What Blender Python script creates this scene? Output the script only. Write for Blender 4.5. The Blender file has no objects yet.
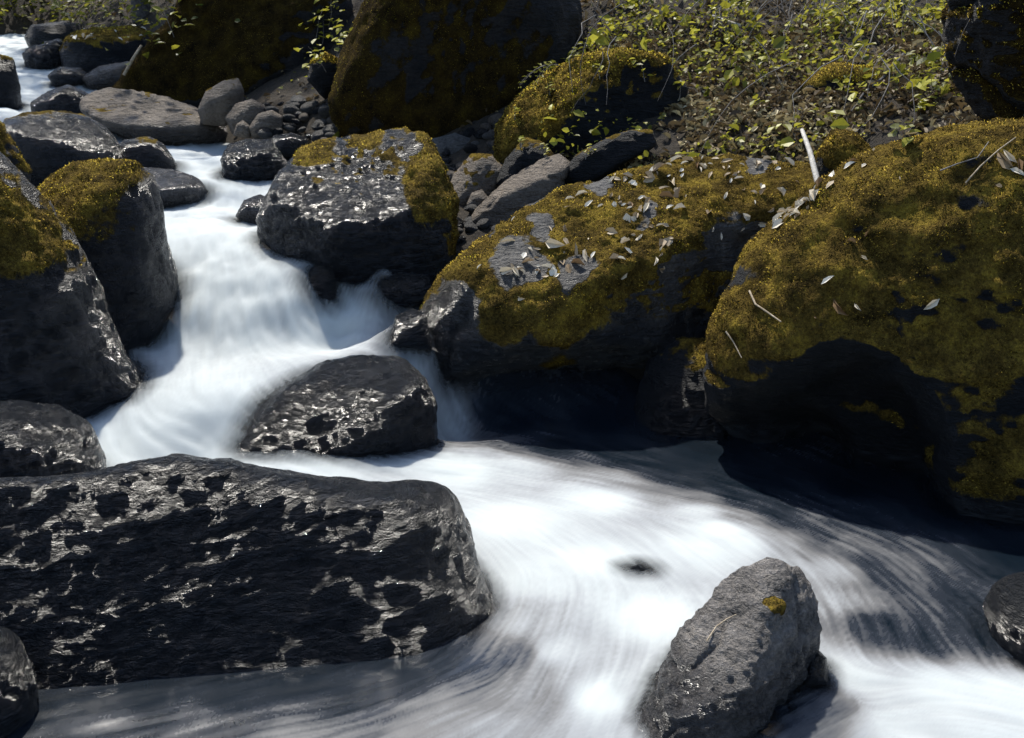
import bpy, bmesh, math, random
import numpy as np
from mathutils import Vector
from mathutils.bvhtree import BVHTree

R = math.radians
random.seed(7)
RNG = np.random.default_rng(11)
SC = bpy.context.scene
COL = SC.collection

# ---------------------------------------------------------------- camera, sky, sun, exposure
CAM = np.array([0.0, 0.0, 2.0]); PITCH = R(15); F = 1005.0
cam_data = bpy.data.cameras.new('camera'); cam = bpy.data.objects.new('camera', cam_data); COL.objects.link(cam)
cam.location = CAM; cam.rotation_euler = (R(90) - PITCH, 0, 0)
cam_data.sensor_width = 36; cam_data.lens = 36 * F / 1024; cam_data.clip_end = 500
cam_data.dof.use_dof = True; cam_data.dof.focus_distance = 4.6; cam_data.dof.aperture_fstop = 7
SC.camera = cam

SUN_EL, SUN_AZ = R(61), R(24)          # azimuth: to the left of straight ahead
SUN_DIR = np.array([-math.sin(SUN_AZ) * math.cos(SUN_EL), math.cos(SUN_AZ) * math.cos(SUN_EL), math.sin(SUN_EL)])
world = bpy.data.worlds.new('World'); SC.world = world; world.use_nodes = True
wn = world.node_tree; bgn = wn.nodes['Background']
sky = wn.nodes.new('ShaderNodeTexSky'); sky.sky_type = 'NISHITA'; sky.sun_disc = False
sky.sun_elevation = SUN_EL; sky.sun_rotation = -SUN_AZ
wn.links.new(sky.outputs[0], bgn.inputs[0]); bgn.inputs[1].default_value = 0.12
sl = bpy.data.lights.new('sun', 'SUN'); sl.energy = 3.7; sl.angle = R(1.4); sl.color = (1, 0.95, 0.86)
so = bpy.data.objects.new('sun', sl); COL.objects.link(so); so.location = (-6, 8, 14)
so.rotation_euler = Vector(-SUN_DIR).to_track_quat('-Z', 'Y').to_euler()
vs = SC.view_settings; vs.view_transform = 'Standard'; vs.look = 'None'; vs.exposure = 0.85; vs.gamma = 1; vs.use_curve_mapping = False
SC.cycles.max_bounces = 6; SC.cycles.use_denoising = True

# ---------------------------------------------------------------- geometry helpers
FW = np.array([0, math.cos(PITCH), -math.sin(PITCH)]); UP = np.array([0, math.sin(PITCH), math.cos(PITCH)])

def ray(px, py):
    return FW + np.array([(px - 512) / F, 0, 0]) + UP * ((369 - py) / F)

def Pd(px, py, d):                      # point of the place seen at a pixel, d metres ahead
    r = ray(px, py); return CAM + r * (d / r[1])

def Pz(px, py, z):
    r = ray(px, py); return CAM + r * ((z - CAM[2]) / r[2])

def _hash(ix, iy, iz, seed):
    h = ix * np.uint32(374761393) + iy * np.uint32(668265263) + iz * np.uint32(2246822519) + np.uint32((seed * 974634777 + 12345) & 0xffffffff)
    h = (h ^ (h >> np.uint32(13))) * np.uint32(1274126177)
    h = (h ^ (h >> np.uint32(15))) * np.uint32(2654435761)
    h ^= h >> np.uint32(16)
    return (h & np.uint32(0xffffff)).astype(np.float32) / np.float32(0x7fffff) - 1

def vnoise(p, seed=0):
    p = np.asarray(p, dtype=np.float32) + np.float32(517.3)
    i = np.floor(p); f = p - i; i = i.astype(np.int64).astype(np.uint32)
    f = f * f * f * (f * (f * 6 - 15) + 10)
    x0, y0, z0 = i[:, 0], i[:, 1], i[:, 2]; o = np.uint32(1)
    x1, y1, z1 = x0 + o, y0 + o, z0 + o; fx, fy, fz = f[:, 0], f[:, 1], f[:, 2]
    def L(y, z):
        a = _hash(x0, y, z, seed); b = _hash(x1, y, z, seed); return a + (b - a) * fx
    a = L(y0, z0); b = L(y1, z0); c = L(y0, z1); d = L(y1, z1)
    a = a + (b - a) * fy; c = c + (d - c) * fy
    return a + (c - a) * fz

def fbm(p, seed=0, octv=4, gain=0.5, lac=2.03, ridged=False):
    p = np.asarray(p, dtype=np.float32); t = np.zeros(len(p), np.float32); a = 1.0; s = 0
    for k in range(octv):
        n = vnoise(p, seed + k * 13)
        if ridged: n = 1 - 2 * np.abs(n)
        t += a * n; s += a; a *= gain; p = p * lac + 3.7
    return t / s

def sstep(a, b, x):
    t = np.clip((x - a) / (b - a), 0, 1); return t * t * (3 - 2 * t)

def rbf(pts, vals, smooth=0.0):
    pts = np.array(pts, float); vals = np.array(vals, float); n = len(pts)
    D = np.sqrt(((pts[:, None] - pts[None]) ** 2).sum(-1) + 0.02)
    A = np.zeros((n + 3, n + 3)); A[:n, :n] = -D + np.eye(n) * -smooth
    A[:n, n] = 1; A[:n, n + 1:] = pts; A[n, :n] = 1; A[n + 1:, :n] = pts.T
    w = np.linalg.solve(A, np.concatenate([vals, np.zeros(3)]))
    def f(x, y):
        x = np.asarray(x, float).ravel(); y = np.asarray(y, float).ravel(); out = np.empty(len(x))
        for s in range(0, len(x), 40000):
            q = np.stack([x[s:s + 40000], y[s:s + 40000]], 1)
            d = np.sqrt(((q[:, None] - pts[None]) ** 2).sum(-1) + 0.02)
            out[s:s + 40000] = -d @ w[:n] + w[n] + q @ w[n + 1:]
        return out
    return f

def idw(pts, vals, power=3):
    pts = np.array(pts, float); vals = np.array(vals, float)
    if vals.ndim == 1: vals = vals[:, None]
    def f(x, y):
        out = np.empty((len(x), vals.shape[1]))
        for s in range(0, len(x), 40000):
            q = np.stack([x[s:s + 40000], y[s:s + 40000]], 1)
            d = ((q[:, None] - pts[None]) ** 2).sum(-1) + 1e-4
            w = d ** (-power / 2); out[s:s + 40000] = (w @ vals) / w.sum(1, keepdims=True)
        return out
    return f

def mesh_np(name, V, faces, smooth=True):
    """faces: int array (n,3) or (n,4)"""
    me = bpy.data.meshes.new(name); V = np.asarray(V, np.float32); faces = np.asarray(faces, np.int32)
    k = faces.shape[1]
    me.vertices.add(len(V)); me.vertices.foreach_set('co', V.ravel())
    me.loops.add(faces.size); me.loops.foreach_set('vertex_index', faces.ravel())
    me.polygons.add(len(faces)); me.polygons.foreach_set('loop_start', np.arange(0, faces.size, k, dtype=np.int32))
    me.polygons.foreach_set('use_smooth', np.full(len(faces), smooth))
    me.update(calc_edges=True)
    return me

def attr(me, name, vals):
    a = me.attributes.new(name, 'FLOAT', 'POINT'); a.data.foreach_set('value', np.asarray(vals, np.float32).ravel())

def tag(o, label=None, cat=None, group=None, kind=None):
    if label: o['label'] = label
    if cat: o['category'] = cat
    if group: o['group'] = group
    if kind: o['kind'] = kind
    return o

def link(name, me, mat, loc=(0, 0, 0), parent=None):
    o = bpy.data.objects.new(name, me); COL.objects.link(o); o.location = loc
    if mat and not me.materials: me.materials.append(mat)
    if parent: o.parent = parent
    return o

def empty(name, loc):
    o = bpy.data.objects.new(name, None); COL.objects.link(o); o.location = loc; o.empty_display_size = 0.1
    return o

_ico = {}
def ico(lvl):
    if lvl not in _ico:
        bm = bmesh.new(); bmesh.ops.create_icosphere(bm, subdivisions=lvl, radius=1)
        V = np.array([v.co[:] for v in bm.verts]); Fc = np.array([[v.index for v in f.verts] for f in bm.faces]); bm.free()
        _ico[lvl] = (V / np.linalg.norm(V, axis=1, keepdims=True), Fc)
    return _ico[lvl]

def vnormals(V, Fc):
    n = np.cross(V[Fc[:, 1]] - V[Fc[:, 0]], V[Fc[:, 2]] - V[Fc[:, 0]])
    N = np.zeros_like(V)
    for k in range(3):
        for j in range(3): N[:, j] += np.bincount(Fc[:, k], n[:, j], len(V))
    return N / (np.linalg.norm(N, axis=1, keepdims=True) + 1e-12)

# ---------------------------------------------------------------- materials
class NT:
    def __init__(s, name):
        s.m = bpy.data.materials.new(name); s.m.use_nodes = True; s.t = s.m.node_tree
        s.b = s.t.nodes['Principled BSDF']; s.out = s.t.nodes['Material Output']
    def n(s, t, **kw):
        nd = s.t.nodes.new(t)
        for k, v in kw.items(): setattr(nd, k, v)
        return nd
    def put(s, sock, v):
        if isinstance(v, bpy.types.NodeSocket): s.t.links.new(v, sock)
        elif isinstance(v, tuple) and len(v) == 3 and sock.type == 'RGBA': sock.default_value = (*v, 1)
        else: sock.default_value = v
    def attr(s, name):
        return s.n('ShaderNodeAttribute', attribute_name=name).outputs['Fac']
    def noise(s, scale, detail=4, rough=0.55, vec=None, dist=0.0):
        nd = s.n('ShaderNodeTexNoise'); nd.inputs['Scale'].default_value = scale; nd.inputs['Detail'].default_value = detail
        nd.inputs['Roughness'].default_value = rough; nd.inputs['Distortion'].default_value = dist
        s.put(nd.inputs['Vector'], vec if vec is not None else s.pos()); return nd.outputs['Fac']
    def voro(s, scale, feature='F1', vec=None):
        nd = s.n('ShaderNodeTexVoronoi', feature=feature); nd.inputs['Scale'].default_value = scale
        s.put(nd.inputs['Vector'], vec if vec is not None else s.pos()); return nd.outputs['Distance']
    def pos(s):
        return s.n('ShaderNodeTexCoord').outputs['Object']
    def math(s, op, a, b=0.0, c=None, clamp=False):
        nd = s.n('ShaderNodeMath', operation=op, use_clamp=clamp); s.put(nd.inputs[0], a); s.put(nd.inputs[1], b)
        if c is not None: s.put(nd.inputs[2], c)
        return nd.outputs[0]
    def mr(s, v, a, b, c=0.0, d=1.0):
        nd = s.n('ShaderNodeMapRange', interpolation_type='SMOOTHSTEP'); s.put(nd.inputs[0], v)
        for i, x in enumerate((a, b, c, d)): s.put(nd.inputs[i + 1], x)
        return nd.outputs[0]
    def mix(s, f, a, b):
        nd = s.n('ShaderNodeMix', data_type='RGBA'); s.put(nd.inputs[0], f); s.put(nd.inputs[6], a); s.put(nd.inputs[7], b)
        return nd.outputs[2]
    def ramp(s, v, stops):
        nd = s.n('ShaderNodeValToRGB'); s.put(nd.inputs[0], v); e = nd.color_ramp.elements
        while len(e) < len(stops): e.new(0.5)
        for x, (p, c) in zip(e, stops): x.position = p; x.color = (*c, 1)
        return nd.outputs[0]
    def bump(s, h, strength, dist, base=None):
        nd = s.n('ShaderNodeBump'); nd.inputs['Strength'].default_value = strength; nd.inputs['Distance'].default_value = dist
        s.put(nd.inputs['Height'], h)
        if base: s.put(nd.inputs['Normal'], base)
        return nd.outputs[0]

def rock_material(name, dry_lo, dry_hi, grain=1.0, wet_dark=0.33, moss_cols=None, rough_wet=0.2, flake=0.35):
    t = NT(name)
    n1 = t.noise(5 * grain, 6, 0.6); n2 = t.noise(38 * grain, 5, 0.65); n3 = t.noise(150 * grain, 3, 0.6)
    col = t.ramp(t.math('ADD', t.math('MULTIPLY', n1, 0.55), t.math('MULTIPLY', n2, 0.45)), [(0.36, dry_lo), (0.64, dry_hi)])
    speck = t.mr(n3, 0.6, 0.72)
    col = t.mix(t.math('MULTIPLY', speck, 0.5), col, tuple(min(1, c * 1.7) for c in dry_hi))
    lich = t.mr(t.noise(13, 5, 0.7, dist=0.6), 0.62, 0.7)
    col = t.mix(t.math('MULTIPLY', lich, 0.4), col, tuple(c * 1.5 for c in dry_hi))
    wet = t.attr('wet')
    wetv = t.math('MULTIPLY', wet, t.mr(t.noise(11, 4), 0.2, 0.45), clamp=True)
    dk = t.mix(1.0, col, col); mul = t.n('ShaderNodeMix', data_type='RGBA', blend_type='MULTIPLY'); mul.inputs[0].default_value = 1
    t.put(mul.inputs[6], col); t.put(mul.inputs[7], (wet_dark, wet_dark * 1.03, wet_dark * 1.1))
    col = t.mix(wetv, col, mul.outputs[2])
    mc = moss_cols or ((0.03, 0.022, 0.008), (0.15, 0.102, 0.024), (0.40, 0.285, 0.045))
    mn = t.math('ADD', t.math('MULTIPLY', t.noise(6, 4, 0.6), 0.6), t.math('MULTIPLY', t.noise(55, 4, 0.7), 0.4))
    mcol = t.ramp(mn, [(0.36, mc[0]), (0.5, mc[1]), (0.66, mc[2])])
    mm = t.math('ADD', t.attr('moss'), t.math('MULTIPLY', t.math('SUBTRACT', t.noise(32, 5, 0.7), 0.5), 0.9))
    mm = t.mr(mm, 0.34, 0.66)
    col = t.mix(mm, col, mcol)
    t.put(t.b.inputs['Base Color'], col)
    rw = t.math('SUBTRACT', 0.62, t.math('MULTIPLY', wetv, 0.62 - rough_wet))
    rr = t.math('ADD', t.math('MULTIPLY', mm, 0.38), rw, clamp=True)
    rr = t.math('ADD', rr, t.math('MULTIPLY', t.math('SUBTRACT', t.noise(7, 4, 0.6), 0.5), 0.35), clamp=True); t.put(t.b.inputs['Roughness'], rr)
    t.put(t.b.inputs['Specular IOR Level'], t.math('MULTIPLY', t.math('ADD', 0.22, t.math('MULTIPLY', wetv, 0.33)), t.math('SUBTRACT', 1.0, t.math('MULTIPLY', mm, 0.85))))
    # relief: cracks, pits, grain; the moss its own nap
    mp = t.n('ShaderNodeMapping'); mp.inputs['Scale'].default_value = (1, 1, 2.3); mp.inputs['Rotation'].default_value = (0.3, 0.25, 0)
    t.put(mp.inputs['Vector'], t.pos()); sv = mp.outputs[0]
    rn = t.n('ShaderNodeTexNoise', noise_type='RIDGED_MULTIFRACTAL'); rn.inputs['Scale'].default_value = 9 * grain; rn.inputs['Detail'].default_value = 5; rn.inputs['Roughness'].default_value = 0.55; t.put(rn.inputs['Vector'], sv)
    h = t.math('ADD', t.math('MULTIPLY', t.noise(14 * grain, 6, 0.65, sv, 0.4), 1.0), t.math('MULTIPLY', t.noise(48 * grain, 5, 0.65, sv), 0.95))
    mp2 = t.n('ShaderNodeMapping'); mp2.inputs['Scale'].default_value = (0.55, 0.55, 2.6); mp2.inputs['Rotation'].default_value = (0.2, -0.2, 0.3); t.put(mp2.inputs['Vector'], t.pos())
    h = t.math('ADD', h, t.math('MULTIPLY', t.noise(12, 7, 0.6, mp2.outputs[0], 0.5), 1.5))
    ds_ = t.n('ShaderNodeMix', data_type='VECTOR'); ds_.inputs[0].default_value = 0.06; nz = t.n('ShaderNodeTexNoise'); nz.inputs['Scale'].default_value = 6; nz.inputs['Detail'].default_value = 4; t.put(nz.inputs['Vector'], t.pos()); t.put(ds_.inputs[4], mp2.outputs[0]); t.put(ds_.inputs[5], nz.outputs['Color'])
    h = t.math('ADD', h, t.math('MULTIPLY', t.voro(17 * grain, 'F1', ds_.outputs[1]), flake))
    h = t.math('SUBTRACT', h, t.math('MULTIPLY', rn.outputs['Fac'], 0.05))
    cr = t.mr(t.voro(9 * grain, 'DISTANCE_TO_EDGE', sv), 0.0, 0.05)
    h = t.math('ADD', h, t.math('MULTIPLY', cr, 0.12))
    mh = t.math('ADD', t.noise(120, 3, 0.6), t.math('MULTIPLY', t.noise(35, 4, 0.6), 1.2))
    hh = t.mix(mm, h, mh)
    t.put(t.b.inputs['Normal'], t.bump(hh, 1.0, 0.05))
    return t.m

M = {}
M['dark'] = rock_material('dark_wet_stone', (0.003, 0.005, 0.008), (0.018, 0.019, 0.021), wet_dark=0.5, flake=0.25)
M['grey'] = rock_material('grey_stone', (0.035, 0.036, 0.038), (0.20, 0.19, 0.175), wet_dark=0.13)
M['tan'] = rock_material('brown_stone', (0.10, 0.082, 0.065), (0.26, 0.215, 0.17))
M['pale'] = rock_material('pale_granite', (0.04, 0.042, 0.045), (0.42, 0.385, 0.35), grain=1.7)
M['flaky'] = rock_material('flaky_wet_stone', (0.003, 0.005, 0.008), (0.022, 0.022, 0.023), wet_dark=0.5, flake=0.5, rough_wet=0.27)
M['shaded_moss'] = rock_material('shaded_mossy_stone', (0.008, 0.010, 0.013), (0.04, 0.036, 0.034), moss_cols=((0.012, 0.009, 0.005), (0.045, 0.030, 0.009), (0.10, 0.07, 0.012)))  # moss colours darkened to stand in for tree shade

def tint_material(name, stops, rough=0.7, trans=0.25, spec=0.3):
    t = NT(name)
    col = t.ramp(t.attr('tint'), stops)
    t.put(t.b.inputs['Base Color'], col); t.b.inputs['Roughness'].default_value = rough
    t.b.inputs['Specular IOR Level'].default_value = spec
    if trans:
        tr = t.n('ShaderNodeBsdfTranslucent'); t.put(tr.inputs['Color'], col)
        mx = t.n('ShaderNodeMixShader'); mx.inputs[0].default_value = trans
        t.t.links.new(t.b.outputs[0], mx.inputs[1]); t.t.links.new(tr.outputs[0], mx.inputs[2]); t.t.links.new(mx.outputs[0], t.out.inputs[0])
    return t.m

M['moss'] = tint_material('moss_fronds', [(0.0, (0.03, 0.02, 0.006)), (0.26, (0.13, 0.085, 0.018)), (0.54, (0.42, 0.29, 0.045)), (0.8, (0.62, 0.46, 0.055)), (1.0, (0.50, 0.44, 0.025))], 0.95, 0.0, 0.1)
M['litter'] = tint_material('dry_leaf', [(0.0, (0.05, 0.035, 0.02)), (0.35, (0.15, 0.105, 0.05)), (0.65, (0.38, 0.31, 0.16)), (1.0, (0.62, 0.56, 0.38))], 0.6, 0.2)
M['green'] = tint_material('green_leaf', [(0.0, (0.03, 0.05, 0.01)), (0.5, (0.15, 0.15, 0.02)), (0.85, (0.34, 0.32, 0.035)), (1.0, (0.46, 0.44, 0.06))], 0.45, 0.4)
M['fallen'] = tint_material('bleached_leaf', [(0.0, (0.22, 0.14, 0.07)), (0.45, (0.52, 0.44, 0.31)), (1.0, (0.74, 0.70, 0.60))], 0.6, 0.15)

def wood_material(name, lo, hi, rough=0.8):
    t = NT(name); n = t.noise(30, 5, 0.65)
    t.put(t.b.inputs['Base Color'], t.ramp(n, [(0.35, lo), (0.65, hi)])); t.b.inputs['Roughness'].default_value = rough
    t.put(t.b.inputs['Normal'], t.bump(t.noise(90, 4, 0.6), 0.6, 0.01)); return t.m
M['twig'] = wood_material('grey_twig', (0.09, 0.085, 0.08), (0.24, 0.22, 0.2))
M['pale_wood'] = wood_material('bleached_wood', (0.4, 0.37, 0.32), (0.66, 0.62, 0.55))
M['tan_wood'] = wood_material('tan_twig', (0.25, 0.19, 0.12), (0.45, 0.37, 0.26))
M['bark'] = wood_material('bark', (0.03, 0.028, 0.027), (0.11, 0.10, 0.10), 0.9)

def soil_material():
    t = NT('forest_soil')
    n = t.math('ADD', t.math('MULTIPLY', t.noise(1.2, 5), 0.5), t.math('MULTIPLY', t.noise(24, 5, 0.7), 0.5))
    col = t.ramp(n, [(0.35, (0.008, 0.006, 0.004)), (0.52, (0.026, 0.018, 0.009)), (0.68, (0.075, 0.05, 0.025))])
    t.put(t.b.inputs['Base Color'], col); t.b.inputs['Roughness'].default_value = 0.95
    t.put(t.b.inputs['Normal'], t.bump(t.noise(30, 6, 0.7), 1.0, 0.05)); return t.m
M['soil'] = soil_material()

def water_material():
    t = NT('stream_water')
    foam_shade = t.attr('foam_shade'); st = t.attr('streak'); st2 = t.attr('fine')
    s = t.math('ADD', t.math('MULTIPLY', t.math('SUBTRACT', st, 0.5), 0.38), t.math('MULTIPLY', t.math('SUBTRACT', st2, 0.5), 0.5))
    amp = t.math('MULTIPLY', t.math('SUBTRACT', 1.14, foam_shade), t.mr(foam_shade, 0.0, 0.2))
    f = t.math('ADD', foam_shade, t.math('MULTIPLY', s, amp), clamp=True)
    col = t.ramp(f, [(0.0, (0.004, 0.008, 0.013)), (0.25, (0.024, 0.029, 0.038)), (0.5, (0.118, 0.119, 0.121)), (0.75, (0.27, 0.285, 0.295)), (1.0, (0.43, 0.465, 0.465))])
    t.put(t.b.inputs['Base Color'], col)
    t.put(t.b.inputs['Roughness'], t.mr(f, 0.1, 0.8, 0.2, 0.8))
    t.put(t.b.inputs['Specular IOR Level'], t.mr(f, 0.1, 0.9, 0.32, 0.12))
    t.put(t.b.inputs['Alpha'], t.attr('cover'))
    t.put(t.b.inputs['Subsurface Weight'], t.math('MULTIPLY', f, 0.7)); t.b.inputs['Subsurface Radius'].default_value = (1, 1, 1); t.b.inputs['Subsurface Scale'].default_value = 0.22
    t.put(t.b.inputs['Normal'], t.bump(t.math('ADD', st, t.math('MULTIPLY', st2, 0.4)), 0.1, 0.015))
    return t.m
M['water'] = water_material()

# ---------------------------------------------------------------- the stream's levels and the ground
WP = [Pz(*a) for a in [(-150, 800, 0), (0, 738, 0), (250, 738, 0), (500, 738, 0), (750, 738, 0), (1000, 738, 0), (1200, 738, -.02), (500, 600, 0), (900, 600, 0), (1100, 600, 0),
     (700, 500, 0), (1000, 500, 0), (1200, 500, 0), (560, 450, 0), (800, 450, 0), (520, 520, 0.01), (430, 470, 0.02), (640, 435, 0), (300, 475, 0.06), (480, 440, 0.01),
     (60, 450, .17), (110, 450, .15), (200, 450, .10), (40, 405, .3), (200, 420, .23), (150, 400, .3), (250, 395, .33), (300, 360, .43), (390, 375, .36), (440, 420, .02),
     (200, 350, .42), (260, 345, .45), (330, 335, .46), (400, 340, .42), (425, 362, .38), (130, 360, .42),
     (200, 228, 1.05), (200, 210, 1.12), (240, 205, 1.13), (190, 185, 1.27), (230, 188, 1.25), (180, 160, 1.44), (215, 155, 1.45)]]
WP += [Pd(*a) for a in [(180, 278, 6.95), (250, 272, 6.95), (310, 262, 7.0), (345, 282, 6.95), (390, 300, 6.75), (412, 322, 6.5), (180, 312, 6.65), (250, 312, 6.63), (310, 306, 6.7), (170, 250, 7.25), (250, 245, 7.35), (300, 246, 7.35), (150, 340, 6.45), (270, 145, 10.6), (150, 140, 11.0), (120, 128, 11.6), (95, 118, 12.2), (110, 104, 12.9), (60, 98, 13.2), (80, 85, 13.8), (35, 85, 13.8), (50, 72, 14.6), (40, 60, 15.4), (20, 48, 16.6), (0, 42, 17.6), (60, 44, 17.0), (-60, 38, 18.6), (10, 110, 11.6), (0, 75, 14.2), (0, 200, 8.6), (20, 112, 12)]]
WP = np.array(WP)
_wz = rbf(WP[:, :2], WP[:, 2], 0.002)
def water_z(x, y):                       # the stream comes down in small rounded steps
    z = _wz(x, y); x = np.ravel(x); y = np.ravel(y)
    ph = 0.9 * fbm(np.stack([x * 2.6, y * 1.2, x * 0], 1), 61, 3); h = 0.24
    return z + sstep(5.9, 6.6, y) * 0.22 * h / 6.283 * np.sin(6.283 * (z / h + ph))

TP = []
for p in WP: TP.append((p[0], p[1], p[2] - 0.28))
for a in [(650, 160, 8.1), (740, 150, 8.0), (800, 150, 7.7), (900, 150, 7.3), (1000, 130, 6.9), (1150, 130, 6.6), (600, 75, 9.6), (700, 70, 9.6), (800, 65, 9.3), (900, 60, 9.0), (1000, 50, 8.8),
          (560, 10, 11.2), (600, 0, 11), (700, 0, 10.9), (800, 0, 10.8), (1000, -10, 10.3), (1200, -50, 10), (700, -150, 14), (1000, -220, 14), (440, 150, 9.4), (480, 190, 8.6), (520, 175, 8.5),
          (450, 205, 8.3), (560, 160, 8.5), (330, 118, 10.6), (290, 122, 10.9), (400, 130, 10.5), (250, 130, 11.2), (220, 110, 12), (170, 85, 13.5), (300, 0, 14), (200, -10, 15), (100, 12, 18.5), (130, 35, 17.0), (150, 60, 15), (0, 30, 19.5), (-200, 0, 19),
          (50, 20, 19.5), (0, -100, 26), (100, -110, 24), (300, -180, 22), (500, -200, 20), (-300, -120, 20), (-100, 60, 14), (-60, 100, 12.5), (-150, 140, 9), (-120, 220, 7.5), (-250, 280, 6.5), (-350, 480, 4.5), (-500, 700, 3.6), (-40, 290, 6.6),
          (1150, 380, 5.6), (1250, 500, 4.6), (1400, 650, 3.6)]:
    TP.append(tuple(Pd(*a)))
TP += [(x, -2, -.4) for x in (-3, 0, 3)] + [(-9, 3, 2.2), (9, 3, 2.6), (-14, 10, 5), (14, 10, 7), (-12, 20, 7), (14, 20, 11), (0, 32, 9), (-4, 2, 0.5), (4, 2, .5), (-6, -6, .5), (6, -6, .5), (0, 45, 16)]
TP = np.array(TP)
_tz = rbf(TP[:, :2], TP[:, 2], 0.01)
def ground_z(x, y, detail=True):
    z = _tz(x, y)
    if detail:
        p = np.stack([np.ravel(x), np.ravel(y), np.zeros(np.size(x))], 1)
        z = z + 0.10 * fbm(p * 1.3, 5, 4) + 0.03 * fbm(p * 7, 9, 3)
    return z

def grid(xs, ys):
    X, Y = np.meshgrid(xs, ys); nx, ny = len(xs), len(ys)
    i = np.arange(nx * ny).reshape(ny, nx)
    Fq = np.stack([i[:-1, :-1], i[:-1, 1:], i[1:, 1:], i[1:, :-1]], -1).reshape(-1, 4)
    return X.ravel(), Y.ravel(), Fq

def spaced(a, b, fine_a, fine_b, n, step):
    lo = fine_a - np.geomspace(step, fine_a - a, n)[::-1] if a < fine_a else np.array([])
    hi = fine_b + np.geomspace(step, b - fine_b, n)
    return np.concatenate([lo, np.arange(fine_a, fine_b + 1e-6, step), hi])
gx, gy, gf = grid(spaced(-80, 80, -7, 8, 14, 0.07), spaced(-30, 110, 1.5, 20, 14, 0.07))
gz = ground_z(gx, gy)
far = sstep(22, 60, np.hypot(gx, gy - 6))
gz = np.clip(gz, -2, 40) * (1 - far) + far * np.clip(gz, -2, 26)
ground = link('ground', mesh_np('ground', np.stack([gx, gy, gz], 1), gf), M['soil']); tag(ground, kind='structure')

# ---------------------------------------------------------------- boulders
ROCKS = []          # (object, world verts, faces) for the water's edge and scattering

def add_moss(parent, V, Fc, N, moss, count, length, origin, seed, shift=0.0):
    rng = np.random.default_rng(seed)
    A = np.linalg.norm(np.cross(V[Fc[:, 1]] - V[Fc[:, 0]], V[Fc[:, 2]] - V[Fc[:, 0]]), axis=1)
    fm = moss[Fc].mean(1); cen = V[Fc].mean(1); fn = N[Fc].mean(1)
    vis = ((CAM - cen) * fn).sum(1) > -0.35 * np.linalg.norm(CAM - cen, axis=1)
    w = A * sstep(0.38, 0.6, fm) * vis
    if w.sum() <= 0: return
    k = rng.choice(len(Fc), count, p=w / w.sum())
    r1 = np.sqrt(rng.random(count)); r2 = rng.random(count)
    P = V[Fc[k, 0]] * (1 - r1)[:, None] + V[Fc[k, 1]] * (r1 * (1 - r2))[:, None] + V[Fc[k, 2]] * (r1 * r2)[:, None]
    n = fn[k]
    j = rng.normal(0, 0.6, (count, 3)); j[:, 2] -= 0.1
    d = n + j; d /= np.linalg.norm(d, axis=1, keepdims=True)
    clump = fbm(P * 9, seed + 3, 3)
    count_ = count; L = 0.72 * length * (0.4 + rng.random(count)) * (1 + 0.7 * clump)
    s = np.cross(d, rng.normal(0, 1, (count, 3))); s /= np.linalg.norm(s, axis=1, keepdims=True)
    wd = (length * 0.22 * (0.6 + rng.random(count)))[:, None]
    B = P - n * 0.002
    V3 = np.stack([B - s * wd, B + s * wd, B + d * L[:, None]], 1).reshape(-1, 3) - origin
    tint = np.clip(shift + 0.45 + 0.5 * fbm(P * 1.3, seed + 6, 2) + 0.40 * fbm(P * 3.6, seed + 5, 3) + 0.35 * clump + rng.normal(0, 0.10, count), 0, 1)
    tint = np.clip(tint + 0.08, 0, 1); me = mesh_np('moss', V3, np.arange(count * 3).reshape(-1, 3), True); attr(me, 'tint', np.repeat(tint, 3))
    sn = n + rng.normal(0, 0.28, (count, 3)); sn /= np.linalg.norm(sn, axis=1, keepdims=True)
    me.normals_split_custom_set_from_vertices(np.repeat(sn, 3, axis=0).tolist())
    tag(link('moss', me, M['moss'], parent=parent), kind='stuff')

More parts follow.
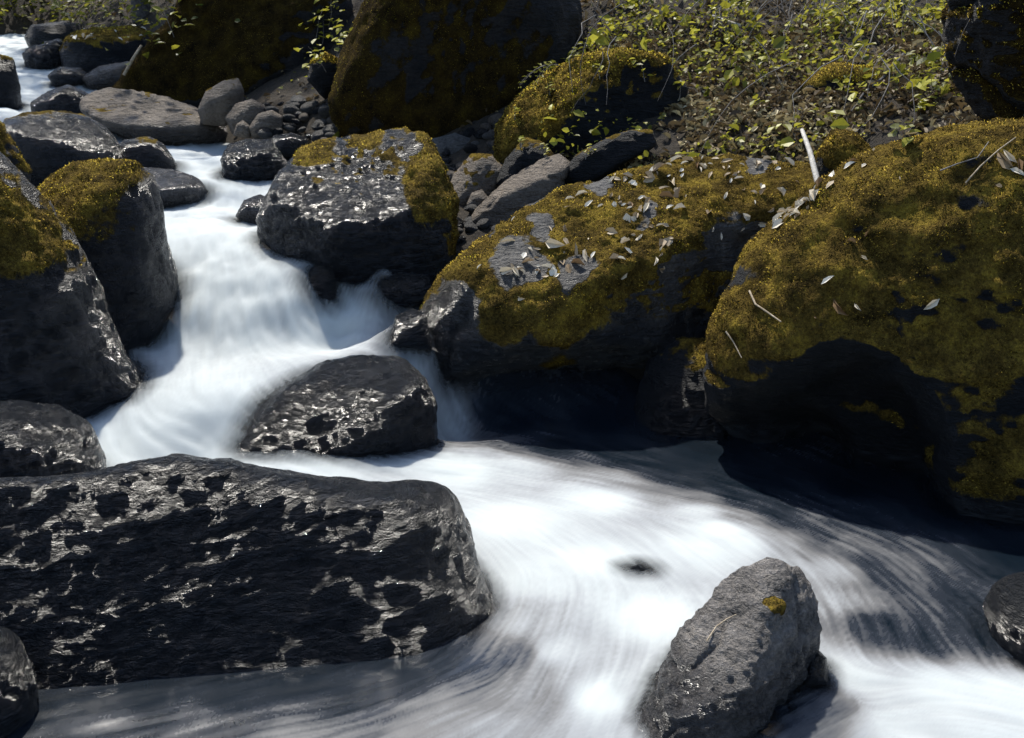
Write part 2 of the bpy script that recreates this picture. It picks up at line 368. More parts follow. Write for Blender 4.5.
def rock(name, label, outline, d, tf, tb, lvl=6, seed=1, p=2.5, planes=(), facets=14, fd=0.95, rough=0.035, strata=0.0, mat='dark',
         moss=None, wet=0.3, wetall=0.0, group=None, tufts=0, tl=0.014, sharp=14, parent=None, saxis=(0.15, -0.25, 1), cat='boulder', crev=0.0, mt=0.0, dents=(), ledge=0.0, g2w=0.45, lf=1.0):
    rng = np.random.default_rng(seed * 77 + 5)
    O = np.array(outline, float)
    # centroid of the outline
    x, y = O[:, 0], O[:, 1]; x2, y2 = np.roll(x, -1), np.roll(y, -1); cr = x * y2 - x2 * y
    cx, cy = ((x + x2) * cr).sum() / (3 * cr.sum()), ((y + y2) * cr).sum() / (3 * cr.sum())
    C = Pd(cx, cy, d); v = (C - CAM) / np.linalg.norm(C - CAM)
    a = np.cross(v, [0, 0, 1]); a /= np.linalg.norm(a); b = np.cross(a, v); c = -v
    L2 = []
    for px, py in O:
        r = ray(px, py); q = CAM + r * (((C - CAM) @ v) / (r @ v)) - C; L2.append((1.02 * (q @ a), 1.02 * (q @ b)))
    L2 = np.array(L2)
    th = np.linspace(-math.pi, math.pi, 721); Rt = np.zeros(721)
    E = np.roll(L2, -1, 0) - L2
    for i, t in enumerate(th):
        u = np.array([math.cos(t), math.sin(t)])
        den = u[0] * E[:, 1] - u[1] * E[:, 0]; den = np.where(np.abs(den) < 1e-9, 1e-9, den)
        s = (L2[:, 0] * E[:, 1] - L2[:, 1] * E[:, 0]) / den; k = (L2[:, 0] * u[1] - L2[:, 1] * u[0]) / den
        ok = (k >= -1e-6) & (k <= 1 + 1e-6) & (s > 0)
        Rt[i] = s[ok].max() if ok.any() else 0.05
    Rt = np.convolve(np.concatenate([Rt[-4:-1], Rt, Rt[1:4]]), np.ones(7) / 7, 'valid')
    D, Fc = ico(lvl)
    def body(Q):
        qa, qb, qc = Q @ a, Q @ b, Q @ c; rho = np.hypot(qa, qb)
        Rr = np.interp(np.arctan2(qb, qa), th, Rt); T = np.where(qc > 0, tf, tb)
        return ((rho / Rr) ** p + (np.abs(qc) / T) ** p) ** (-1 / p)
    r = body(D); inv = (1 / r) ** sharp
    for pl in planes:                                   # flat cuts that give the stone its faces
        if len(pl) == 3:
            A, B_, C_ = (Pd(*q) for q in pl); n = np.cross(B_ - A, C_ - A); n /= np.linalg.norm(n); dist = n @ (A - C)
            if dist < 0: n, dist = -n, -dist
        else:
            n = np.array(pl[0], float); n /= np.linalg.norm(n); dist = n @ (Pd(*pl[1]) - C)
        dist = max(dist, 0.05)
        inv += (np.maximum(D @ n, 0) / dist) ** sharp
    if facets:
        fnrm = rng.normal(0, 1, (facets * 6, 3)); fnrm /= np.linalg.norm(fnrm, axis=1, keepdims=True)
        fnrm = fnrm[np.abs(fnrm @ c) > 0.45][:facets]
        # support of the body along each facet's normal
        Dc, _ = ico(3); bc = body(Dc)
        for n in fnrm:
            sup = (Dc @ n * bc).max() * (fd + rng.uniform(-0.06, 0.04))
            sil = 1 - 0.0 * abs(n @ c)
            inv += (np.maximum(D @ n, 0) / (sup * sil)) ** sharp
    r = inv ** (-1 / sharp)
    V = D * r[:, None]
    for (px, py, rx, ry, dep) in dents:                  # hollows worn into the front
        Wd = V + C - CAM; k = Wd @ FW; sx = 512 + F * Wd[:, 0] / k; sy = 369 - F * (Wd @ UP) / k
        e = np.sqrt(((sx - px) / rx) ** 2 + ((sy - py) / ry) ** 2) + 0.12 * fbm((V + C) * 2.2, seed + 611, 3)
        V = V - c * (dep * (1 - sstep(0.55, 1.05, e)) * sstep(-0.1, 0.3, vnormals(V, Fc) @ c))[:, None]
    S = float(np.sqrt(abs(cr.sum() / 2)) * d / F)          # size in metres
    N = vnormals(V, Fc)
    W = V + C
    q = W / S + seed * 7.3
    dsp = rough * (0.9 * fbm(q * 2.2, seed, 3) + 0.55 * fbm(q * 6, seed + 31, 4, ridged=True) + 0.35 * fbm(q * 17, seed + 57, 3))
    if strata:
        ax = np.array(saxis, float); ax /= np.linalg.norm(ax)
        hgt = W @ ax / S * 9 + 1.1 * fbm(q * 2.5, seed + 91, 3)
        fr = hgt - np.floor(hgt); dsp = dsp + strata * (sstep(0, 0.75, fr) - sstep(0.82, 1.0, fr) - 0.4) * (0.5 + 0.5 * fbm(q * 3.1, seed + 17, 2))
    if ledge:
        qa = W + 0.05 * fbm(W * 3, seed + 3, 2)[:, None]
        g = fbm(qa * np.array([5.5, 5.5, 17]) * lf + W[:, :1] * np.array([0, 0, -3.5]), seed + 701, 5, 0.6); g2 = fbm(qa * np.array([2.2, 2.2, 6]), seed + 719, 3)
        dsp = dsp + (ledge * (np.abs(g) ** 0.8 * np.sign(g) * 0.8 + g2w * g2 + 0.6 * fbm(qa * np.array([15, 15, 42]) * lf + W[:, :1] * np.array([0, 0, -9]), seed + 733, 3))) / S
    if crev:
        cv = 1 - np.abs(fbm(q * 1.7, seed + 141, 2)) * 9; dsp = dsp - crev * np.clip(cv, 0, 1) ** 1.5
    V = V + N * (dsp * S)[:, None]
    N = vnormals(V, Fc); W = V + C
    # moss and wetness
    m = np.zeros(len(V))
    if moss:
        md = np.array(moss.get('dir', (0, 0, 1)), float); md /= np.linalg.norm(md)
        Ns = N
        f = Ns @ md + moss.get('n', 0.5) * fbm(q * moss.get('fq', 2.4), seed + 201, 4) + 0.25 * fbm(q * 11, seed + 77, 3)
        m = sstep(moss.get('lo', 0.25), moss.get('hi', 0.6), f)
        if 'zmin' in moss: m *= sstep(moss['zmin'] - 0.12, moss['zmin'] + 0.12, W[:, 2] + 0.12 * fbm(q * 3, seed + 8, 3))
        for (px, py, rad, val) in moss.get('spots', ()):      # bare or mossy patches
            rr = ray(px, py); rr /= np.linalg.norm(rr); U = W - CAM
            dist = np.linalg.norm(U - (U @ rr)[:, None] * rr, axis=1) + 0.9 * rad * fbm(W / rad * 0.7, seed + 19, 4)
            k = 1 - sstep(rad * 0.6, rad, dist); m = m * (1 - k) + val * k
        lump = 0.5 + 0.9 * fbm(W * 13, seed + 300, 3) + 0.5 * fbm(W * 34, seed + 310, 2)
        V = V + N * (m * min(0.022, 0.03 * S) * lump)[:, None]; W = V + C
    lw = water_z(W[:, 0], W[:, 1])
    w = 1 - sstep(wet * 0.55, wet * 1.2, W[:, 2] - lw + 0.25 * wet * fbm(q * 4, seed + 400, 3))
    w = np.maximum(w, wetall * sstep(-0.5, 0.2, fbm(q * 3, seed + 500, 3) + wetall - 0.4)) * (1 - 0.8 * m)
    base = C.copy(); base[2] = W[:, 2].min()
    me = mesh_np(name, W - base, Fc); attr(me, 'moss', m); attr(me, 'wet', np.clip(w, 0, 1))
    o = link(name, me, M[mat], base, parent)
    if label: tag(o, label, cat, group)
    ROCKS.append((o, W, Fc))
    if tufts: add_moss(o, W, Fc, vnormals(W, Fc), m, tufts, tl, base, seed, mt)
    return o

def top_edge(pa, pb, lean):
    # a steep face of the centre boulder dropping from a line across its top
    A, B, C = Pd(450, 276, 6.15), Pd(790, 150, 7.35), Pd(640, 285, 6.1); n = np.cross(B - A, C - A)
    e = [CAM + ray(*q) * (((A - CAM) @ n) / (ray(*q) @ n)) for q in (pa, pb)]
    f = np.cross(e[1] - e[0], [0, 0, 1.0]); f /= np.linalg.norm(f); f = f if f[1] < 0 else -f
    f[2] += lean; k = e[0] - CAM
    return (tuple(f), (pa[0], pa[1], k[1]))

# foreground slab
rock('slab_boulder', 'long black wet slab with flat rippled front face in the near pool', [(-120, 500), (0, 497), (60, 496), (110, 487), (165, 474), (215, 481), (262, 489), (310, 496), (360, 501), (395, 496), (410, 503), (420, 515), (430, 540), (436, 562), (448, 600), (459, 645), (466, 720), (300, 770), (0, 790), (-220, 800), (-260, 640), (-220, 500)],
     3.74, 0.95, 0.16, 7, 3, p=4.5, planes=[((0.15, -0.858, 0.49), (200, 678, 3.2))], facets=0, rough=0.012, ledge=0.011, g2w=0.35, lf=1.5, mat='flaky', wetall=1.0, wet=0.8,
     moss=dict(dir=(0, 0.1, 1), lo=1.0, hi=1.35, n=0.5), sharp=40, saxis=(0.25, -0.1, 1), tufts=4000, tl=0.008)
rock('boulder', 'small black wet boulder behind the left end of the long slab', [(-60, 425), (-20, 407), (20, 405), (60, 412), (85, 428), (100, 453), (104, 475), (100, 520), (0, 540), (-70, 530)], 4.7, 0.4, 0.4, 6, 4, rough=0.04, strata=0.012, wetall=0.9, wet=0.6)
rock('boulder', 'dark angular lump in the bottom left corner before the slab', [(-60, 630), (0, 628), (18, 638), (32, 668), (38, 720), (0, 760), (-70, 760)], 2.98, 0.2, 0.2, 5, 5, wetall=0.8, wet=0.6)
# left bank
rock('boulder', 'huge left boulder, mossy crown and black sloping flank reaching the cascade foot', [(-140, 110), (-70, 120), (-20, 142), (3, 160), (20, 180), (45, 210), (75, 255), (100, 300), (120, 345), (140, 375), (150, 393), (149, 412), (138, 428), (130, 460), (60, 490), (-60, 490), (-180, 420), (-200, 250)],
     5.75, 0.65, 0.7, 7, 6, p=2.8, planes=[((0.25, -0.85, 0.45), (60, 330, 5.25))], facets=12, rough=0.026, strata=0.006, wetall=0.8, wet=0.95,
     moss=dict(dir=(-0.3, -0.35, 0.9), lo=0.0, hi=0.7, n=0.7, zmin=1.05, spots=[(10, 225, .3, .9)]), tufts=22000, tl=0.014)
rock('boulder', 'blocky left boulder with flat brown moss top and polished wet side', [(36, 190), (58, 170), (90, 162), (130, 164), (155, 178), (163, 205), (166, 235), (176, 275), (173, 300), (157, 330), (137, 352), (120, 400), (60, 400), (25, 320), (20, 250)],
     6.6, 0.45, 0.45, 6, 7, p=3, planes=[((0.15, -0.55, 0.82), (105, 190, 6.35)), ((0.35, -0.85, 0.1), (130, 270, 6.2))], facets=9, rough=0.024, wetall=0.9, wet=0.55,
     mt=-.12, moss=dict(dir=(-0.1, -0.4, 0.9), lo=0.05, hi=0.8, n=0.6, zmin=1.15), tufts=12000, tl=0.013)
rock('boulder', 'moss covered boulder cut by the left frame edge above the huge one', [(-60, 100), (-15, 112), (4, 128), (14, 148), (27, 172), (30, 210), (-50, 220)], 7.4, 0.35, 0.4, 5, 8, moss=dict(lo=0.0, hi=0.5), mat='dark', tufts=3000)
rock('boulder', 'broad black dome beside the upper stream, behind the blocky boulder', [(0, 145), (5, 123), (25, 115), (55, 113), (85, 118), (105, 128), (118, 145), (124, 165), (110, 195), (40, 195), (5, 180)], 9.2, 0.5, 0.5, 6, 9, rough=0.02, wetall=0.95, wet=0.5, moss=dict(dir=(-0.3, 0, 1), lo=0.75, hi=1.1, n=0.4), planes=[((0.5, -0.3, 0.8), (105, 133, 9.0))])
rock('boulder', 'small black rounded stone against the right of the black dome', [(110, 152), (125, 140), (150, 137), (164, 145), (174, 160), (174, 176), (140, 182), (112, 178)], 9.5, 0.3, 0.3, 5, 10, rough=0.02, wetall=0.7, wet=0.4, moss=dict(lo=0.8, hi=1.1))
rock('boulder', 'low shining wet stone lying along the stream past the blocky boulder', [(100, 178), (122, 163), (150, 162), (180, 171), (200, 181), (208, 192), (203, 206), (170, 214), (150, 222), (105, 220)], 8.7, 0.45, 0.35, 6, 11, p=2.2, mat='pale', wetall=1.0, wet=0.5, planes=[((0.1, -0.2, 0.95), (160, 178, 8.6))], rough=0.03)
rock('boulder', 'flat tan stone sloping into the upper stream under the dark mossy hump', [(78, 92), (98, 83), (130, 85), (160, 96), (190, 107), (212, 119), (226, 131), (229, 152), (180, 152), (130, 140), (105, 128), (84, 112)], 11.3, 0.7, 0.6, 6, 12, mat='tan', wet=0.25, rough=0.035, planes=[((0.1, -0.35, 0.93), (150, 105, 11.2)), ((0.2, -0.9, 0.1), (200, 140, 10.7))], moss=dict(lo=0.95, hi=1.2))
rock('boulder', 'black pointed stone before the flat tan stone', [(32, 104), (50, 92), (67, 86), (84, 93), (108, 111), (110, 126), (60, 128), (34, 120)], 11.9, 0.35, 0.3, 5, 13, wetall=0.8)
rock('boulder', 'dark stone with bright green top at the left edge of the upper stream', [(-30, 58), (0, 56), (13, 61), (19, 85), (21, 112), (-30, 122)], 12.4, 0.35, 0.4, 5, 14, moss=dict(lo=0.6, hi=0.8, n=0.2), wetall=0.5, tufts=800)
rock('boulder', 'farthest dark boulder by the top of the stream', [(25, 38), (32, 26), (60, 22), (80, 24), (86, 45), (60, 56), (34, 54)], 16.6, 0.6, 0.6, 5, 15, wetall=0.3)
rock('boulder', 'far boulder with ochre moss cap and dark front at the top left', [(60, 52), (68, 36), (90, 27), (115, 22), (140, 27), (151, 38), (148, 64), (120, 80), (85, 80), (65, 72)], 15.0, 0.6, 0.7, 5, 16, moss=dict(dir=(0, 0, 1), lo=0.35, hi=0.6, n=0.3), planes=[((0, -0.25, 0.97), (100, 32, 15))], tufts=2500, tl=0.02)
rock('boulder', 'glinting black stones step beside the far white chute', [(22, 54), (45, 45), (60, 39), (69, 55), (66, 76), (45, 76), (28, 66)], 15.0, 0.3, 0.4, 5, 17, wetall=1, rough=0.08, strata=0.05)
rock('boulder', 'low black stone in the white water below the far mossy boulder', [(48, 76), (60, 67), (80, 68), (92, 78), (85, 86), (55, 86)], 13.9, 0.3, 0.3, 5, 18, wetall=1)
rock('boulder', 'flat brown stone wedged under the far mossy boulder', [(82, 78), (98, 68), (128, 62), (146, 70), (135, 88), (90, 92)], 14.0, 0.4, 0.4, 5, 19, mat='tan', wet=0.3)
rock('boulder', 'great dark mossy hump rising from the flat tan stone to the top edge', [(112, 100), (128, 78), (150, 50), (172, 20), (192, -15), (250, -60), (320, -50), (350, 0), (345, 90), (320, 120), (250, 128), (200, 118), (150, 108)],
     12.8, 0.8, 1.2, 6, 20, p=2.6, planes=[((-0.15, -0.9, 0.3), (230, 80, 12.1))], rough=0.04, wet=0.1, mat='shaded_moss', mt=-.12, moss=dict(dir=(-0.3, -0.35, 0.8), lo=-0.1, hi=0.5, n=0.6), tufts=14000, tl=0.012, facets=10)  # tufts toned down as well, for the trees' shade on the hump
# right bank, far
rock('boulder', 'towering dark boulder at top centre with glowing mossy left edge', [(332, 115), (328, 80), (340, 42), (352, 12), (372, -30), (430, -80), (540, -70), (580, 10), (562, 70), (546, 110), (536, 150), (480, 158), (400, 150), (345, 138)],
     10.3, 0.7, 0.9, 6, 21, p=3, planes=[((0.05, -0.98, -0.15), (450, 60, 9.75)), ((-0.8, -0.35, 0.4), (338, 60, 10.2))], rough=0.03, wet=0.1, mat='shaded_moss', mt=0.0, moss=dict(dir=(-0.8, -0.3, 0.5), lo=-0.15, hi=0.5, n=0.7), tufts=14000, tl=0.012, facets=9)
rock('boulder', 'leaning mossy boulder with yellow crown on the bank right of the towering one', [(498, 160), (501, 130), (515, 105), (540, 80), (575, 62), (620, 54), (662, 60), (684, 92), (665, 145), (600, 175), (540, 180), (503, 175)],
     9.0, 0.55, 0.6, 6, 22, p=2.6, rough=0.035, wet=0.1, planes=[((-0.5, -0.5, 0.65), (540, 110, 8.7)), ((0.35, -0.92, 0.1), (620, 120, 8.6))], moss=dict(dir=(-0.5, 0, 0.8), lo=-0.1, hi=0.35, n=0.4), tufts=12000, tl=0.02)
# centre and right boulders
rock('boulder', 'massive centre boulder with leaf strewn sloping mossy top over the dark pool', [(420, 335), (430, 305), (450, 278), (480, 250), (520, 222), (560, 195), (610, 172), (670, 155), (720, 143), (780, 137), (830, 142), (858, 165), (850, 230), (810, 320), (740, 400), (700, 460), (560, 475), (470, 445), (428, 390)],
     6.75, 0.85, 0.95, 7, 23, p=3, planes=[((450, 276, 6.15), (790, 150, 7.35), (640, 285, 6.1)), ((0.08, -0.8, -0.6), (600, 350, 6.1)), ((-0.65, -0.75, 0.05), (470, 340, 6.0)), top_edge((640, 262), (800, 205), 0.05)],
     facets=6, fd=1.0, rough=0.022, strata=0.008, crev=0.01, mat='grey', wet=0.9, saxis=(0.1, -0.15, 1), sharp=16,
     dents=[(600, 415, 175, 78, 0.4), (740, 300, 90, 90, .12)], moss=dict(dir=(0.1, -0.5, 0.8), lo=0.3, hi=0.8, n=1.15, fq=3.2, zmin=0.62, spots=[(455, 310, 0.2, 0), (515, 262, 0.2, 0), (600, 180, 0.16, 0), (640, 220, 0.12, 0.1), (575, 270, 0.13, 0.0), (540, 225, 0.1, 0), (760, 165, .12, 0), (500, 325, 0.22, 0.9), (560, 335, 0.22, 0.8), (620, 210, 0.2, 0.9), (720, 185, 0.2, 0.9)]), tufts=34000, tl=0.013)
rock('boulder', 'great right hand boulder carpeted in golden moss, hollow below', [(716, 385), (720, 342), (732, 300), (756, 256), (789, 222), (826, 193), (870, 164), (930, 146), (990, 137), (1060, 130), (1160, 160), (1220, 260), (1220, 420), (1150, 560), (1000, 580), (900, 540), (765, 490), (722, 440)],
     5.3, 0.85, 0.9, 7, 24, p=2.7, dents=[(850, 482, 108, 138, 0.5), (772, 466, 88, 80, 0.4)], planes=[((-0.5, -0.66, -0.56), (1015, 525, 4.5)), ((-0.2, -0.875, 0.44), (860, 260, 4.8))],
     facets=8, fd=1.0, mt=-0.12, rough=0.026, crev=0.012, mat='dark', wet=0.15, sharp=12,
     moss=dict(dir=(-0.15, -0.25, 0.9), lo=0.0, hi=0.6, n=1.0, fq=3.2, zmin=0.12, spots=[(735, 330, .28, .95), (850, 490, 0.42, 0.0), (770, 460, .3, 0)]), tufts=70000, tl=0.013)
rock('boulder', 'dark mossy rock mass hanging at the top right corner over the golden boulder', [(947, 40), (950, -40), (1050, -80), (1150, 0), (1140, 110), (1050, 138), (1005, 128), (975, 105), (957, 80)],
     6.2, 0.4, 0.5, 6, 25, p=2.6, rough=0.06, crev=0.05, wet=0.1, mat='shaded_moss', mt=-.2, planes=[((-0.1, -0.9, -0.3), (1000, 60, 5.85))], moss=dict(dir=(0, -0.5, 0.6), lo=-0.3, hi=0.4, n=0.6), tufts=9000, tl=0.018)
rock('boulder', 'shadowed boulder in the gap between the centre and golden boulders', [(636, 410), (648, 362), (680, 340), (712, 345), (742, 400), (750, 475), (640, 475)], 6.15, 0.3, 0.4, 5, 26, wet=0.3, mt=-.3, moss=dict(lo=0.6, hi=1.0), tufts=1200)  # moss toned down in place of the shade in the gap
# middle of the stream
rock('boulder', 'angular black boulder with mossy right side standing mid picture above the cascade', [(255, 220), (268, 200), (284, 170), (300, 147), (330, 131), (370, 127), (405, 127), (426, 140), (441, 170), (451, 200), (453, 235), (444, 275), (425, 305), (380, 315), (340, 295), (300, 262), (262, 240)],
     7.45, 0.6, 0.55, 6, 27, p=2.8, planes=[((-0.06, -0.52, 0.85), (350, 200, 7.05)), ((0.62, -0.6, 0.45), (425, 190, 7.1)), ((-0.6, -0.75, 0.1), (290, 215, 7.1)), ((-0.1, -0.15, 0.97), (350, 136, 7.4))], facets=5, fd=1.0, rough=0.024, ledge=0.019, wetall=1.0, wet=0.6, sharp=20,
     moss=dict(dir=(0.75, 0.2, 0.5), lo=0.36, hi=0.7, n=0.45, spots=[(330, 210, .30, 0), (425, 190, 0.28, 1.0), (312, 146, 0.16, .9), (370, 135, 0.16, 0.9)]), tufts=12000, tl=0.014)
rock('boulder', 'glossy black rock in white water at the foot of the cascade', [(238, 450), (260, 412), (290, 384), (320, 364), (360, 356), (400, 359), (421, 380), (433, 405), (436, 435), (425, 475), (380, 500), (300, 500), (240, 480)],
     5.65, 0.45, 0.4, 6, 28, p=2.5, planes=[((-0.12, -0.8, 0.58), (330, 400, 5.4)), ((0.12, -0.45, 0.88), (375, 374, 5.55)), ((0.75, -0.6, 0.2), (420, 410, 5.5))], facets=6, rough=0.025, ledge=0.008, wetall=1.0, wet=0.6, mat='dark', sharp=20)
rock('boulder', 'rough pale grey rock leaning in the near white water', [(632, 750), (652, 705), (672, 655), (690, 622), (715, 590), (745, 570), (775, 562), (800, 571), (817, 598), (821, 640), (811, 668), (786, 700), (740, 745), (700, 800), (600, 820)],
     3.1, 0.35, 0.35, 7, 29, p=2.6, planes=[((-0.45, -0.35, 0.82), (725, 640, 3.0)), ((0.7, -0.6, 0.3), (790, 650, 3.05))], facets=12, rough=0.05, ledge=0.012, mat="pale", wet=0.22, moss=dict(lo=1.3, hi=1.6, spots=[(775, 605, 0.03, 1)]), crev=0.03, strata=0.012, saxis=(0.9, 0.3, 0.5))
rock('boulder', 'dark rock at the right frame edge in the dim pool', [(986, 606), (995, 588), (1012, 575), (1060, 568), (1100, 640), (1060, 720), (1012, 668), (992, 635)], 3.45, 0.25, 0.3, 5, 30, wetall=0.6, wet=0.2, mat='dark')
rock('boulder', 'tiny rock tip breaking the white water in the near pool', [(612, 592), (620, 571), (638, 565), (652, 571), (662, 590), (640, 605)], 4.05, 0.08, 0.08, 4, 31, wetall=1)
rock('boulder', 'small dark stone in the lee of the rough pale rock', [(802, 685), (808, 658), (818, 650), (826, 658), (828, 685)], 3.2, 0.1, 0.1, 4, 32, wetall=1)
rock('boulder', 'black stone the cascade pours around at its lip', [(302, 310), (308, 272), (320, 261), (334, 270), (340, 310)], 6.91, 0.12, 0.15, 4, 33, wetall=1)
rock('boulder', 'low black ledge under the side fall beside the centre boulder', [(388, 350), (396, 316), (412, 309), (426, 314), (432, 350)], 6.3, 0.15, 0.15, 4, 34, wetall=1)
rock('boulder', 'dark wet ledge tucked under the angular mid boulder', [(370, 300), (378, 280), (400, 272), (428, 276), (434, 300), (400, 315)], 6.95, 0.25, 0.2, 5, 35, wetall=1)
rock('boulder', 'round brown boulder, largest before the dark mossy hump', [(198, 110), (207, 92), (222, 82), (238, 79), (244, 92), (241, 112), (225, 126), (203, 124)], 11.0, 0.25, 0.25, 5, 36, mat='tan', wet=0.1, moss=dict(lo=0.85, hi=1.1), rough=0.025)
rock('boulder', 'brown boulder just right of and below the round one', [(226, 118), (236, 104), (252, 100), (264, 106), (267, 122), (255, 136), (232, 134)], 10.8, 0.25, 0.25, 5, 37, mat='tan', wet=0.15, rough=0.03)
rock('boulder', 'smooth grey brown stone beside the pebble heap', [(249, 128), (258, 114), (272, 110), (282, 116), (283, 130), (270, 140), (252, 138)], 10.6, 0.2, 0.2, 5, 38, mat='tan', wet=0.1, rough=0.02)
rock('boulder', 'little brown stone between two round boulders by the upper stream', [(233, 136), (237, 124), (243, 120), (250, 126), (251, 138)], 10.55, 0.1, 0.1, 4, 39, mat='tan', wet=0.1)
rock('boulder', 'wet banded stone with bright top in the upper stream', [(222, 160), (228, 145), (245, 136), (270, 140), (280, 155), (292, 172), (285, 190), (250, 190), (225, 180)], 9.5, 0.35, 0.3, 6, 40, p=2.3, wetall=1, wet=0.4, planes=[((-0.1, -0.3, 0.95), (252, 146, 9.4))], strata=0.03, rough=0.04)
rock('boulder', 'dark oval stone behind the wet banded stone', [(266, 147), (274, 136), (292, 133), (306, 138), (309, 150), (290, 158), (270, 156)], 10.0, 0.2, 0.2, 5, 41, wetall=1)
rock('boulder', 'small low wet stone touching the left foot of the angular mid boulder', [(236, 216), (244, 200), (260, 195), (275, 200), (275, 222), (250, 228)], 8.1, 0.2, 0.2, 5, 42, wetall=1, mat='pale')
rock('boulder', 'brown pointed stone with mossy tip behind the angular mid boulder', [(444, 200), (455, 175), (470, 157), (490, 155), (503, 168), (500, 195), (478, 220), (448, 222)], 8.5, 0.25, 0.25, 5, 43, mat='tan', wet=0.1, moss=dict(lo=0.6, hi=0.9), planes=[((-0.7, -0.6, 0.4), (460, 185, 8.35))])
rock('boulder', 'fist sized stone below the brown pointed stone', [(467, 204), (472, 193), (482, 190), (489, 198), (486, 210), (470, 212)], 8.15, 0.1, 0.1, 4, 44, mat='tan', wet=0.05)
rock('boulder', 'smooth grey wedge boulder leaning against the back of the centre boulder', [(466, 225), (480, 205), (505, 182), (535, 160), (560, 153), (570, 165), (560, 195), (520, 228), (480, 240)], 8.0, 0.35, 0.3, 6, 45, mat='tan', wet=0.05, planes=[((-0.35, -0.35, 0.87), (525, 178, 7.9)), ((0.0, -0.95, 0.2), (510, 215, 7.75))], rough=0.02, crev=0.03, facets=6)
rock('boulder', 'dark peaked stone under the leaning mossy boulder', [(496, 185), (505, 160), (525, 139), (540, 142), (558, 160), (545, 190)], 8.35, 0.25, 0.25, 5, 46, mat='dark', wet=0.05, moss=dict(lo=0.6, hi=1.0))
rock('boulder', 'dark flat stone with lit moss rim above the centre boulder', [(556, 180), (575, 158), (600, 143), (630, 130), (652, 131), (656, 145), (620, 165), (585, 190)], 8.05, 0.3, 0.3, 5, 47, mat='dark', wet=0.05, moss=dict(lo=0.8, hi=1.1), planes=[((0.1, -0.8, 0.35), (610, 160, 7.85))])
rock('boulder', 'knobby moss covered stone between centre and golden boulders beside the white stick', [(815, 190), (818, 155), (835, 130), (855, 133), (872, 155), (885, 185), (850, 200)], 7.1, 0.25, 0.25, 5, 48, moss=dict(lo=-0.2, hi=0.3), tufts=4000, tl=0.016)
rock('boulder', 'brown mossy lump half buried in the leafy slope', [(798, 108), (803, 82), (830, 66), (870, 68), (895, 85), (900, 115), (850, 130)], 8.6, 0.3, 0.3, 5, 49, moss=dict(lo=0.0, hi=0.4, n=0.6), tufts=4000, tl=0.018)
rock('boulder', 'shaded grey stone at the base of the towering boulder', [(420, 158), (430, 140), (455, 134), (478, 142), (485, 160), (450, 170)], 9.5, 0.25, 0.25, 5, 50, mat='grey', wet=0.05)
rock('boulder', 'mossy knob at the foot of the towering boulder left edge', [(308, 80), (312, 62), (325, 54), (338, 60), (340, 88), (325, 100)], 10.9, 0.25, 0.25, 5, 51, moss=dict(lo=0.2, hi=0.6), tufts=2500, tl=0.02)

# pebbles: a few shapes, copied
def pebble_mesh(seed, mat):
    rng = np.random.default_rng(seed); D, Fc = ico(3)
    sc = np.array([1, rng.uniform(0.6, 0.9), rng.uniform(0.45, 0.7)]); inv = np.ones(len(D))
    for k in range(9):
        n = rng.normal(0, 1, 3); n /= np.linalg.norm(n); inv += (np.maximum(D @ n, 0) / rng.uniform(0.75, 0.95)) ** 12
    V = D * (inv ** (-1 / 12))[:, None] * sc * (1 + 0.07 * fbm(D * 2.5, seed, 3))[:, None]
    me = mesh_np('pebble', V, Fc); attr(me, 'moss', np.zeros(len(V))); attr(me, 'wet', np.full(len(V), rng.choice([0.0, 0.3, 1.0]))); me.materials.append(M[mat]); return me
PEB = [pebble_mesh(100 + i, m) for i, m in enumerate(['tan', 'grey', 'dark', 'dark', 'grey', 'tan', 'dark'])]
def pebbles(n, box, dr, size, label, group, seed):
    rng = random.Random(seed)
    for i in range(n):
        px, py = rng.uniform(box[0], box[2]), rng.uniform(box[1], box[3])
        t = (py - box[1]) / (box[3] - box[1]); d = dr[0] + (dr[1] - dr[0]) * t
        P = Pd(px, py, d); z = max(ground_z(np.array([P[0]]), np.array([P[1]]))[0], P[2] - 0.05)
        o = bpy.data.objects.new('pebble', PEB[rng.randrange(7)]); COL.objects.link(o)
        s = size * rng.uniform(0.5, 1.35); o.location = (P[0], P[1], z + 0.3 * s); o.scale = (s, s, s)
        o.rotation_euler = (rng.uniform(-.4, .4), rng.uniform(-.4, .4), rng.uniform(0, 6.28))
        tag(o, label, 'pebble', group)
pebbles(60, (262, 100, 335, 145), (11.0, 10.2), 0.085, 'loose stone in the heap left of the towering dark boulder', 'stones heaped by the towering boulder', 1)
pebbles(60, (425, 142, 500, 205), (9.6, 8.2), 0.07, 'loose pebble in the gully behind the angular mid boulder', 'pebbles in the gully', 2)
pebbles(24, (440, 205, 500, 240), (8.1, 7.5), 0.06, 'small stone beside the tip of the grey wedge boulder', 'stones at the grey wedge boulder', 3)

# ---------------------------------------------------------------- the water
def hit_water(px, py):
    ds = np.linspace(2.4, 21, 1500); r = ray(px, py); P = CAM + r[None] * (ds / r[1])[:, None]
    k = np.nonzero(P[:, 2] <= water_z(P[:, 0], P[:, 1]))[0]
    return P[k[0]] if len(k) else P[-1]

